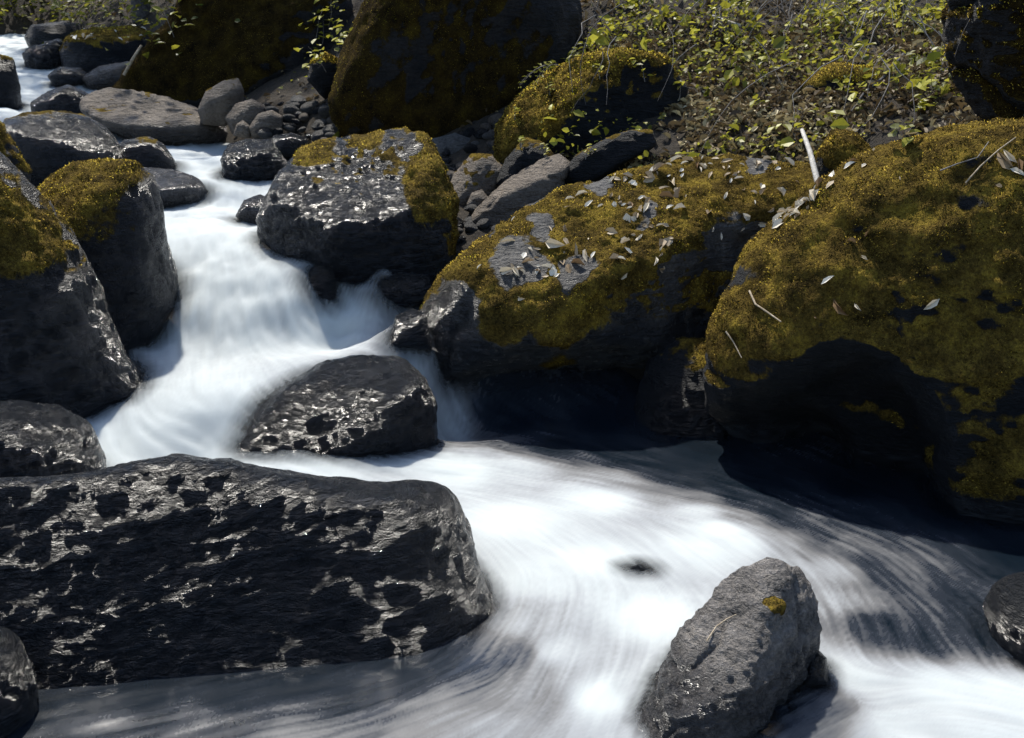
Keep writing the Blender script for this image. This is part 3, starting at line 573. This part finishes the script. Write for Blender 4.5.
FOAM_SHADE = [(520, 425, .05), (600, 425, 0), (500, 410, .1), (350, 690, .08), (220, 700, .06), (100, 705, .05), (450, 665, .12), (680, 440, 0),(560, 445, .1), (480, 440, .45), (440, 430, .8), (520, 470, .85), (600, 478, .65), (620, 460, .2), (680, 465, .04), (740, 497, .12), (780, 512, .12), (830, 535, .18), (880, 560, .22), (640, 450, .1), (700, 480, .12), (700, 455, 0), (760, 480, .05), (850, 490, 0), (960, 520, 0), (1020, 560, 0), (760, 500, .2), (800, 520, .2), (740, 517, .5), (780, 540, .55), (700, 497, .45), (900, 578, .3), (850, 540, .3), (850, 515, .15), (900, 560, .35), (960, 600, .2), (1000, 640, .15),  # foam amounts; low values below the slab also paint in its shadow
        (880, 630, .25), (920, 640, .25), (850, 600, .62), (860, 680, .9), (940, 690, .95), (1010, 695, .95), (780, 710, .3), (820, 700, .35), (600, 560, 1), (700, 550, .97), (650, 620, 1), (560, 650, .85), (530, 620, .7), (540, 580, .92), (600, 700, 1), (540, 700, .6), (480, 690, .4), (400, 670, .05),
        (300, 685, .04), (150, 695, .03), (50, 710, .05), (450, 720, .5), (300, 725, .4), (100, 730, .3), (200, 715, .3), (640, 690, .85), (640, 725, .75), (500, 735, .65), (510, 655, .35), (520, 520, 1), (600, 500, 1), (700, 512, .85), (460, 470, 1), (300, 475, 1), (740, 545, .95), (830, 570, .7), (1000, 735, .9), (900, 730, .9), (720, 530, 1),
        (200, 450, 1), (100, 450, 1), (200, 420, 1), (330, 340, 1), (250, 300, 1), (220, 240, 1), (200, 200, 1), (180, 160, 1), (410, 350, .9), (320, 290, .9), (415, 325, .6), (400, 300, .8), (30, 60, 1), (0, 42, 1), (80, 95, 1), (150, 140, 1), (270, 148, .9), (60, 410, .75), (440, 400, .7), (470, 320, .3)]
fp = np.array([hit_water(a[0], a[1])[:2] for a in FOAM_SHADE]); foam_shade_f = idw(fp, [a[2] for a in FOAM_SHADE], 3.2)
FLOW = [(10, 45, 20, 8), (40, 75, 15, 20), (100, 105, 25, 8), (140, 140, 20, 10), (180, 165, 8, 20), (190, 200, 5, 20), (220, 240, 6, 20), (200, 300, -2, 20), (280, 300, 4, 20), (340, 300, 15, 15), (160, 380, -5, 20), (220, 380, -4, 20), (330, 340, 20, 3), (110, 430, 4, 15), (180, 440, 20, 8), (260, 460, 25, 5), (440, 465, 25, 3),
        (560, 490, 25, 4), (700, 510, 25, 6), (850, 540, 20, 9), (950, 590, 20, 15), (1000, 650, 12, 20), (880, 640, 6, 25), (640, 560, 15, 12), (600, 620, -5, 25), (560, 680, -10, 25), (520, 640, -12, 20), (450, 700, -25, 6), (300, 715, -25, 3), (100, 720, -25, 3), (650, 700, -10, 25), (540, 540, 18, 12), (750, 560, 20, 12), (830, 600, 10, 25), (900, 700, 25, -3), (820, 710, -20, 8), (1000, 710, 25, 2)]
fw = []
for a in FLOW:
    p0, p1 = hit_water(a[0], a[1]), hit_water(a[0] + a[2] * 0.5, a[1] + a[3] * 0.5); v = (p1 - p0)[:2]; fw.append(np.r_[p0[:2], v / (np.linalg.norm(v) + 1e-9)])
fw = np.array(fw); flow_f = idw(fw[:, :2], fw[:, 2:], 2.6)

nu, ny = 620, 640
us = np.linspace(-0.80, 0.62, nu); ys = np.geomspace(2.25, 20, ny)
X = (ys[:, None] * us[None]).ravel(); Y = np.repeat(ys, nu)
Z = water_z(X, Y)
gzw = _tz(X, Y)
keep = (Z > gzw - 0.1)
# coarse field for flow, foam; then streaks by averaging noise along the streamlines
fl = flow_f(X, Y); fl /= np.linalg.norm(fl, axis=1, keepdims=True) + 1e-9
Fg = fl.reshape(ny, nu, 2)
lny0, lny1 = math.log(ys[0]), math.log(ys[-1])
def flow_at(x, y):
    i = np.clip((np.log(np.maximum(y, 0.1)) - lny0) / (lny1 - lny0) * (ny - 1), 0, ny - 1).astype(int)
    j = np.clip((x / np.maximum(y, .1) - us[0]) / (us[-1] - us[0]) * (nu - 1), 0, nu - 1).astype(int)
    return Fg[i, j]
idx = np.nonzero(keep)[0]; x0, y0 = X[idx], Y[idx]
def lic(freq, step, n, seed):
    acc = np.zeros(len(idx)); wsum = 0
    for sgn in (1, -1):
        x, y = x0.copy(), y0.copy()
        for k in range(n):
            wgt = 1 - k / n
            acc += wgt * vnoise(np.stack([x * freq, y * freq, np.zeros(len(x))], 1), seed); wsum += wgt
            f = flow_at(x, y); x = x + sgn * f[:, 0] * step; y = y + sgn * f[:, 1] * step
    acc = acc / wsum
    return np.clip(0.5 + acc / (acc.std() * 5), 0, 1)
streak = np.full(len(X), .5); fine = np.full(len(X), .5)
streak[idx] = 0.6 * lic(4.5, 0.05, 9, 3) + 0.4 * lic(20, 0.016, 9, 5); fine[idx] = 0.5 * lic(60, 0.011, 14, 8) + 0.5 * lic(105, 0.016, 18, 9)
foam_shade = foam_shade_f(X, Y)[:, 0]
Pf = np.stack([X, Y, X * 0], 1); foam_shade = np.clip(foam_shade + (0.09 * fbm(Pf * 2.6, 21, 3) + 0.04 * fbm(Pf * 12, 23, 3)) * np.clip(1.2 - foam_shade, 0, 1) * np.clip(foam_shade * 5, 0, 1), 0, 1)
P3 = np.stack([X, Y, Z * 0], 1)
gy_ = np.abs(np.gradient(Z.reshape(ny, nu), axis=0) / np.gradient(ys)[:, None]).ravel()
Z = Z + sstep(5.9, 6.6, Y) * 0.03 * fbm(Pf * np.array([2.6, 3.4, 1]), 77, 3)
Z = Z + ((0.018 + 0.07 * np.clip(gy_, 0, 1)) * (streak - 0.5) + 0.012 * fbm(P3 * 2.2, 40, 3)) * np.clip(0.4 + foam_shade, 0, 1)
# water piles up and thins where it meets stone
cover = np.ones(len(X))
bv = []
for o, Wv, Fc in ROCKS:
    if len(Fc) > 90000: Dl = None
    lo, hi = Wv.min(0) - 0.25, Wv.max(0) + 0.25
    m = np.nonzero(keep & (X > lo[0]) & (X < hi[0]) & (Y > lo[1]) & (Y < hi[1]) & (Z > lo[2]) & (Z < hi[2]))[0]
    if len(m) == 0: continue
    tree = BVHTree.FromPolygons(Wv.tolist(), Fc.tolist())
    near = tree.find_nearest
    for i in m:
        q = near((X[i], Y[i], Z[i]), 0.2)
        if q[0] is not None:
            dn = (Vector((X[i], Y[i], Z[i])) - q[0]).dot(q[1])
            t = q[3] if dn > 0 else 0.0
            rad = min(0.16, 0.022 * Y[i])
            if t < rad: cover[i] = min(cover[i], 0.06 + 0.94 * (t / rad) ** 0.9)
cover = np.where(foam_shade > 0.3, cover, np.maximum(cover, 0.8))
cover = np.clip(cover + (fine - 0.5) * 0.5 * (1 - cover), 0, 1)
nf = np.arange(nu * ny).reshape(ny, nu)
Fq = np.stack([nf[:-1, :-1], nf[:-1, 1:], nf[1:, 1:], nf[1:, :-1]], -1).reshape(-1, 4)
Fq = Fq[keep[Fq].all(1)]
used = np.unique(Fq); mp_ = np.zeros(len(X), int); mp_[used] = np.arange(len(used))
me = mesh_np('water', np.stack([X, Y, Z], 1)[used], mp_[Fq])
for nm, v in (('foam_shade', foam_shade), ('streak', streak), ('fine', fine), ('cover', cover)): attr(me, nm, v[used])
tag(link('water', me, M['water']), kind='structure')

# ---------------------------------------------------------------- leaves, plants, twigs
def leaf_shape(w=0.42, curl=0.2):
    # five-point folded leaf along +Y
    return np.array([(0, 0, 0), (-w * .8, .35, curl * .6), (-w * .55, .75, curl * .5), (0, 1.05, -curl * .3), (w * .55, .75, curl * .5), (w * .8, .35, curl * .6), (0, .5, 0)]), np.array([(0, 6, 1), (1, 6, 2), (2, 6, 3), (3, 6, 4), (4, 6, 5), (5, 6, 0)])

def leaves_mesh(name, P, Dn, size, tint, rng, w=0.42, curl=0.2, tilt=0.6):
    """many leaves in one mesh: P positions, Dn facing normals"""
    L, Fl = leaf_shape(w, curl); n = len(P)
    nrm = Dn + rng.normal(0, tilt, (n, 3)); nrm /= np.linalg.norm(nrm, axis=1, keepdims=True)
    t = np.cross(nrm, rng.normal(0, 1, (n, 3))); t /= np.linalg.norm(t, axis=1, keepdims=True); s = np.cross(t, nrm)
    V = P[:, None] + size[:, None, None] * (L[None, :, :1] * s[:, None] + (L[None, :, 1:2] - 0.4) * t[:, None] + L[None, :, 2:] * nrm[:, None])
    Fc = (np.arange(n) * len(L))[:, None, None] + Fl[None]
    me = mesh_np(name, V.reshape(-1, 3), Fc.reshape(-1, 3), False); attr(me, 'tint', np.repeat(tint, len(L))); return me

def tube(name, pts, r0, r1, mat, parent=None, loc=(0, 0, 0), sides=6):
    pts = np.array(pts, float); n = len(pts); V = []
    for i in range(n):
        t = pts[min(i + 1, n - 1)] - pts[max(i - 1, 0)]; t /= np.linalg.norm(t)
        u = np.cross(t, [0.3, 0.2, 1] if abs(t[2]) < 0.9 else [1, 0, 0]); u /= np.linalg.norm(u); w = np.cross(t, u)
        r = r0 + (r1 - r0) * i / (n - 1)
        for k in range(sides):
            a = 2 * math.pi * k / sides; V.append(pts[i] + r * (math.cos(a) * u + math.sin(a) * w))
    Fc = [[i * sides + k, i * sides + (k + 1) % sides, (i + 1) * sides + (k + 1) % sides, (i + 1) * sides + k] for i in range(n - 1) for k in range(sides)]
    me = mesh_np(name, np.array(V), np.array(Fc)); return link(name, me, mat, loc, parent)

def surf_at(px, py, only=None):
    """first rock or ground surface seen through a pixel"""
    r = ray(px, py); r = r / np.linalg.norm(r); best = None
    for o, Wv, Fc in ROCKS:
        if only and not o['label'].startswith(only): continue
        lo, hi = Wv.min(0), Wv.max(0); c = (lo + hi) / 2; 
        if np.linalg.norm(np.cross(c - CAM, r)) > np.linalg.norm(hi - lo) / 2: continue
        key = o.name
        if key not in _bvh: _bvh[key] = BVHTree.FromPolygons(Wv.tolist(), Fc.tolist())
        h = _bvh[key].ray_cast(Vector(CAM), Vector(r))
        if h[0] is not None and (best is None or h[3] < best[2]): best = (np.array(h[0]), np.array(h[1]), h[3])
    if not only:
        ds = np.linspace(2.4, 30, 1200); P = CAM + r[None] * (ds / r[1])[:, None]; k = np.nonzero(P[:, 2] <= ground_z(P[:, 0], P[:, 1]))[0]
        if len(k):
            p = P[k[0]]; dd = np.linalg.norm(p - CAM)
            if best is None or dd < best[2]: best = (p, np.array([0, -0.35, 0.93]), dd)
    return best
_bvh = {}

rng = np.random.default_rng(5)
# leaf litter over the right bank and the far banks
def scatter(n, x0, x1, y0, y1):
    x = rng.uniform(x0, x1, n); y = rng.uniform(y0, y1, n); z = ground_z(x, y)
    k = (water_z(x, y) < z - 0.02) | (x > 2.0)
    return np.stack([x, y, z + rng.random(n) * 0.05], 1)[k]
def thin(P, f, sd, cut):
    return P[fbm(P * f, sd, 3) + rng.normal(0, .12, len(P)) > cut]
P = np.concatenate([scatter(14000, 0.2, 5.5, 7.4, 10.2), scatter(11000, 0.2, 7, 9.6, 13.5), scatter(9000, -12, 0, 9.5, 24), scatter(2500, 2.0, 5.5, 6.0, 7.5), scatter(3500, .6, 4, 7.0, 9.0)])
P = thin(P, 1.5, 88, -0.32)
nrm = np.tile(np.array([0, -0.3, 0.9]), (len(P), 1))
me = leaves_mesh('leaf_litter', P, nrm, np.clip(rng.lognormal(-2.95, 0.42, len(P)), .02, .13), np.clip(rng.beta(1.4, 1.6, len(P)) * (0.75 + 0.55 * fbm(P * 1.7, 3, 3)) + 0.1 * fbm(P * 5, 4, 2), 0, 1), rng, w=0.33, curl=0.35, tilt=0.8)
pass; tag(link('leaf_litter', me, M['litter']), 'dry brown and straw leaves covering the bank above the boulders', 'leaf litter', kind='stuff')
# low ivy-like green ground cover
P = np.concatenate([scatter(5200, 0.2, 5.5, 7.4, 10.5), scatter(4800, 0.2, 7, 9.8, 13.5), scatter(7000, -12, 0, 10, 24)])
cl = fbm(P * np.array([1.4, 1.4, 0.3]), 71, 3); P = P[cl > 0.02]; cl = cl[cl > 0.02]
P[:, 2] += rng.random(len(P)) * (0.06 + 0.7 * np.clip(cl, 0, .5))
me = leaves_mesh('ground_cover', P, np.tile(np.array([-0.2, 0.1, 1.0]), (len(P), 1)), np.clip(rng.lognormal(-3.15, 0.5, len(P)), .018, .15), np.clip(0.12 + rng.beta(2, 1.8, len(P)) + 0.3 * fbm(P, 3, 2), 0, 1), rng, w=0.46, tilt=0.6)
tag(link('ground_cover', me, M['green']), 'low green leaves growing through the litter on the bank', 'ground cover', kind='stuff')

def plant(px, py, h, nl, ls, label, group, seed, spread=0.5, bright=0.0):
    s = surf_at(px, py + 8)
    if s is None: return
    rg = np.random.default_rng(seed); b = s[0]
    root = empty('leafy_plant', b); tag(root, label, 'plant', group)
    lean = rg.normal(0, 0.25, 3); lean[2] = 1; lean[1] -= 0.25; tip = lean / np.linalg.norm(lean) * h
    pts = [tip * t + np.array([0, 0, -0.03 if t == 0 else 0]) + rg.normal(0, h * 0.03, 3) for t in np.linspace(0, 1, 5)]
    tube('stem', pts, 0.004, 0.0015, M['twig'], root)
    LP = np.array([tip * rg.uniform(0.35, 1.05) + rg.normal(0, h * spread * 0.5, 3) for k in range(nl)])
    for q in LP[: min(nl, 6)]: pass
    me = leaves_mesh('leaves', LP, np.tile(np.array([-0.2, -0.15, 1.0]), (nl, 1)), rg.uniform(0.6, 1.2, nl) * ls, np.clip(0.6 + bright + rg.normal(0, 0.2, nl), 0, 1), rg, w=0.42, tilt=0.3)
    link('leaves', me, M['green'], parent=root)
k = 0
for px, py, h, nl, ls, br in [(775, 40, .25, 8, .10, .3), (835, 22, .25, 12, .12, .2), (845, 58, .22, 9, .10, .2), (925, 30, .25, 10, .13, .3), (930, 92, .2, 7, .11, .3), (890, 78, .2, 8, .09, .2), (680, 88, .15, 6, .08, .2), (645, 70, .15, 7, .07, .3), (760, 105, .15, 8, .08, .2),
                         (905, 135, .12, 8, .08, .2), (920, 110, .15, 9, .09, .1), (600, 40, .2, 12, .07, .1), (570, 55, .2, 12, .07, .1), (630, 22, .25, 12, .08, .1), (690, 30, .25, 12, .08, .0), (710, 115, .1, 8, .06, .3), (660, 118, .1, 8, .06, .3), (735, 125, .1, 8, .06, .3),
                         (870, 30, .3, 12, .1, .1), (800, 60, .2, 10, .08, .1), (740, 15, .2, 10, .08, .1), (860, 105, .15, 7, .08, .1)]:
    k += 1
    plant(px, py, h, nl, ls, 'small green leafy plant among dry leaves on the right hand bank', 'leafy plants on the right bank', k, bright=br - .1)
for px, py in [(322, 40), (316, 28), (330, 20), (325, 62), (336, 50)]:
    k += 1; plant(px, py, .35, 14, .1, 'bright leafy plant in the cleft left of the towering boulder', 'plants in the cleft by the towering boulder', k, bright=.2)
for px, py in [(20, 20), (45, 12), (70, 18), (95, 10), (120, 15), (160, 8), (30, 6), (90, 3), (175, 30), (60, 5), (8, 12)]:
    k += 1; plant(px, py, .7, 110, .12, 'leafy shrub on the far bank at the top of the stream', 'shrubs on the far bank', k, bright=-.15, spread=0.9)
for px, py in [(515, 110), (550, 85), (600, 70), (520, 140), (545, 150), (585, 150)]:
    k += 1; plant(px, py, .1, 8, .05, 'little seedling rooted on the leaning mossy boulder', 'seedlings on the leaning mossy boulder', k, bright=.1)

def fern(px, py, label, seed):
    s = surf_at(px, py)
    if s is None: return
    rg = np.random.default_rng(seed); root = empty('fern', s[0]); tag(root, label, 'fern')
    for j in range(4):
        az = math.pi + rg.uniform(-0.9, 0.9); Ln = rg.uniform(.25, .38); pts = [np.array([math.cos(az) * t * Ln, -abs(math.sin(az)) * t * Ln * .6 - .1 * t, .12 * t - .28 * t * t]) for t in np.linspace(0, 1, 9)]
        fr = tube('frond', pts, .003, .001, M['twig'], root, sides=4)
        LP = np.array([pts[i] + np.array([0, 0, sd * .02]) for i in range(2, 9) for sd in (-1, 1)])
        me = leaves_mesh('leaflets', LP, np.tile(np.array([0, -.5, .8]), (len(LP), 1)), np.linspace(.06, .03, len(LP)), np.full(len(LP), .7), rg, w=.2, tilt=.2)
        link('leaflets', me, M['green'], parent=fr)
fern(560, 66, 'drooping fern at the upper left of the leaning mossy boulder', 3)

# bleached leaves lying on the boulders
LM = []
for i in range(16):
    rg = np.random.default_rng(900 + i)
    me = leaves_mesh('fallen_leaf', np.zeros((1, 3)), np.array([[0, 0, 1.0]]), np.array([1.0]), np.array([rg.uniform(0, 1)]), rg, w=rg.uniform(.16, .42), curl=rg.uniform(.1, .6), tilt=0.3)
    me.materials.append(M['fallen']); LM.append(me)
def fallen(spots, size, only, label, group, seed):
    rg = random.Random(seed)
    for px, py in spots:
        s = surf_at(px, py, only)
        if s is None: continue
        o = bpy.data.objects.new('fallen_leaf', LM[rg.randrange(16)]); COL.objects.link(o)
        q = Vector(s[1]).to_track_quat('Z', 'Y'); o.rotation_mode = 'QUATERNION'
        from mathutils import Quaternion
        o.rotation_quaternion = q @ Quaternion((0, 0, 1), rg.uniform(0, 6.28)); sz = size * min(1.8, rg.lognormvariate(-.1, .4)); o.scale = (sz, sz, sz)
        o.location = Vector(s[0]) + Vector(s[1]) * 0.006; tag(o, label, 'leaf', group)
rg = random.Random(4); sp = []
for cx, cy, sx, sy, n in [(640, 205, 25, 10, 22), (560, 255, 40, 10, 22), (520, 270, 30, 8, 14), (660, 240, 10, 14, 10), (610, 180, 40, 12, 22), (720, 180, 40, 15, 20), (740, 150, 50, 8, 34), (680, 160, 40, 8, 24), (600, 230, 60, 20, 26), (740, 210, 20, 15, 12)]:
    sp += [(rg.gauss(cx, sx), rg.gauss(cy, sy)) for _ in range(n)]
fallen(sp, 0.07, 'massive centre', 'pale fallen leaf lying on the sloping top of the centre boulder', 'fallen leaves on the centre boulder', 1)
sp = [(780 + rg.gauss(0, 6) + 9 * t, 222 - 7 * t + rg.gauss(0, 3)) for t in (0, .3, .6, 1, 1.5, 2, 2.5, 3, 4, 6, 8, 10) for _ in range(3)] + [(rg.uniform(800, 1000), rg.uniform(160, 320)) for _ in range(12)]
fallen(sp, 0.062, 'great right', 'pale fallen leaf on the moss of the golden boulder', 'fallen leaves on the golden boulder', 2)
fallen([(1012, 158), (1019, 166), (1016, 172), (1008, 164)], 0.11, 'great right', 'large white withered leaf on the golden boulder by the right edge', 'withered leaves by the right edge', 3)
fallen([(rg.uniform(70, 145), rg.uniform(27, 40)) for _ in range(14)], 0.1, 'far boulder', 'pale leaf on the ochre moss of the far boulder', 'fallen leaves on the far boulder', 4)

# sticks and twigs
def stick(name, pix, lift, r0, r1, mat, label, cat='twig', group=None, only=None):
    pts = []
    for px, py in pix:
        s = surf_at(px, py, only)
        if s is None: return
        pts.append(s[0] + s[1] * lift)
    pts = np.array(pts); base = pts[0].copy()
    o = tube(name, pts - base, r0, r1, mat, loc=base); tag(o, label, cat, group); return o
p0, p1, p2 = Pd(802, 130, 7.0), Pd(810, 152, 6.75), Pd(818, 184, 6.55)
o = tube('stick', [q - p2 for q in (p0, p1, p2)], .014, .020, M['pale_wood'], loc=p2); tag(o, 'bleached white stick leaning in the gap beside the golden boulder', 'stick')
stick('twig', [(751, 292), (757, 304), (768, 312), (782, 322)], .012, .006, .004, M['tan_wood'], 'crooked pale twig on the face of the golden boulder', only='great right')
stick('twig', [(728, 331), (735, 342), (743, 357)], .012, .005, .003, M['tan_wood'], 'short forked twig low on the left of the golden boulder', only='great right')
stick('twig', [(966, 184), (982, 168), (998, 152), (1014, 140)], .02, .004, .003, M['tan_wood'], 'straight straw coloured stalk on the crown of the golden boulder', only='great right')
stick('twig', [(940, 175), (958, 166), (975, 158), (990, 147)], .03, .004, .002, M['twig'], 'grey bent twig at the back crown of the golden boulder', only='great right')
stick('twig', [(540, 470 - 0), (542, 471)], .0, .001, .001, M['twig'], 'x') if False else None
stick('grass_blade', [(708, 642), (716, 630), (728, 620), (738, 614)], .012, .003, .002, M['tan_wood'], 'curved yellow grass blade on the rough pale rock', 'grass blade', only='rough pale')
rg = random.Random(9)
for i in range(95):
    px, py = (rg.uniform(690, 960), rg.uniform(-5, 60)) if i < 60 else (rg.uniform(590, 940), rg.uniform(0, 120)); s = surf_at(px, py)
    if s is None: continue
    L = rg.uniform(.35, 1.0); bend = rg.uniform(-1.1, 1.1); dx, dz = rg.uniform(-.9, .5), rg.uniform(-.55, -.25)
    b = s[0] + np.array([0, 0, .25]); pts = []
    for t in np.linspace(0, 1, 7): pts.append(np.array([dx * t * L + bend * t * (1 - t) * L + rg.gauss(0, .012), -.5 * t * L, (dz - .25 * t) * t * L + .12 * (1 - t)]))
    pts = np.array(pts); gzv = ground_z(b[0] + pts[:, 0], b[1] + pts[:, 1]) + 0.03; pts[:, 2] = np.maximum(pts[:, 2], gzv - b[2])
    o = tube('bare_twig', pts, rg.uniform(.002, .006), .001, M['twig' if i % 3 else 'bark'], loc=b); tag(o, 'thin bare grey twig trailing down the upper right slope', 'twig', 'bare twigs on the upper right slope')
stick('branch', [(902, 60), (880, 82), (862, 100), (850, 118)], .05, .014, .008, M['bark'], 'dark fallen branch across the right slope above the golden boulder', 'branch')
stick('branch', [(740, 32), (725, 27), (712, 22)], .06, .014, .012, M['pale_wood'], 'short broken pale branch on the upper slope', 'branch')
stick('branch', [(0, 27), (12, 22), (24, 17)], .05, .04, .03, M['twig'], 'grey driftwood branch on the far bank by the stream head', 'branch')
stick('branch', [(128, 76), (138, 60), (146, 48)], .06, .02, .015, M['tan_wood'], 'thin pale branch leaning on the dark mossy hump', 'branch')

# tree at the top of the stream
def tree(px, py, d, h, r, label, seed):
    b = Pd(px, py, d); b[2] = ground_z(np.array([b[0]]), np.array([b[1]]))[0] - .1
    rg = np.random.default_rng(seed); root = empty('tree', b); tag(root, label, 'tree', None)
    pts = [np.array([.04 * t * h * math.sin(seed), 0, t * h]) + np.r_[rg.normal(0, .03, 2), 0] for t in np.linspace(0, 1, 9)]
    tr = tube('trunk', pts, r, r * .4, M['bark'], root, sides=12)
    for j in range(7):
        t = rg.uniform(.5, .95); p0 = np.array([.04 * t * h * math.sin(seed), 0, t * h]); a = rg.uniform(0, 6.28); Lb = rg.uniform(1, 2)
        tube('limb', [p0 + np.array([math.cos(a), math.sin(a), .5]) * Lb * s for s in np.linspace(0, 1, 5)], r * .3, .01, M['bark'], tr)
    n = 8000; C = rg.normal(0, 1, (n, 3)) * np.array([2.0, 2.0, .9]) + np.array([0, 0, h * .85]); C = C[fbm(C * .9, seed, 2) > -.15]  # crown out of view, spread wide to shade the hump and far bank
    me = leaves_mesh('crown', C, np.tile(np.array([0, 0, 1.0]), (len(C), 1)), rg.uniform(.1, .22, len(C)), rg.random(len(C)), rg)
    link('crown', me, M['green'], parent=root)
tree(141, 20, 17.5, 6.5, .16, 'slim dark tree trunk on the far bank behind the ochre capped boulder', 1)
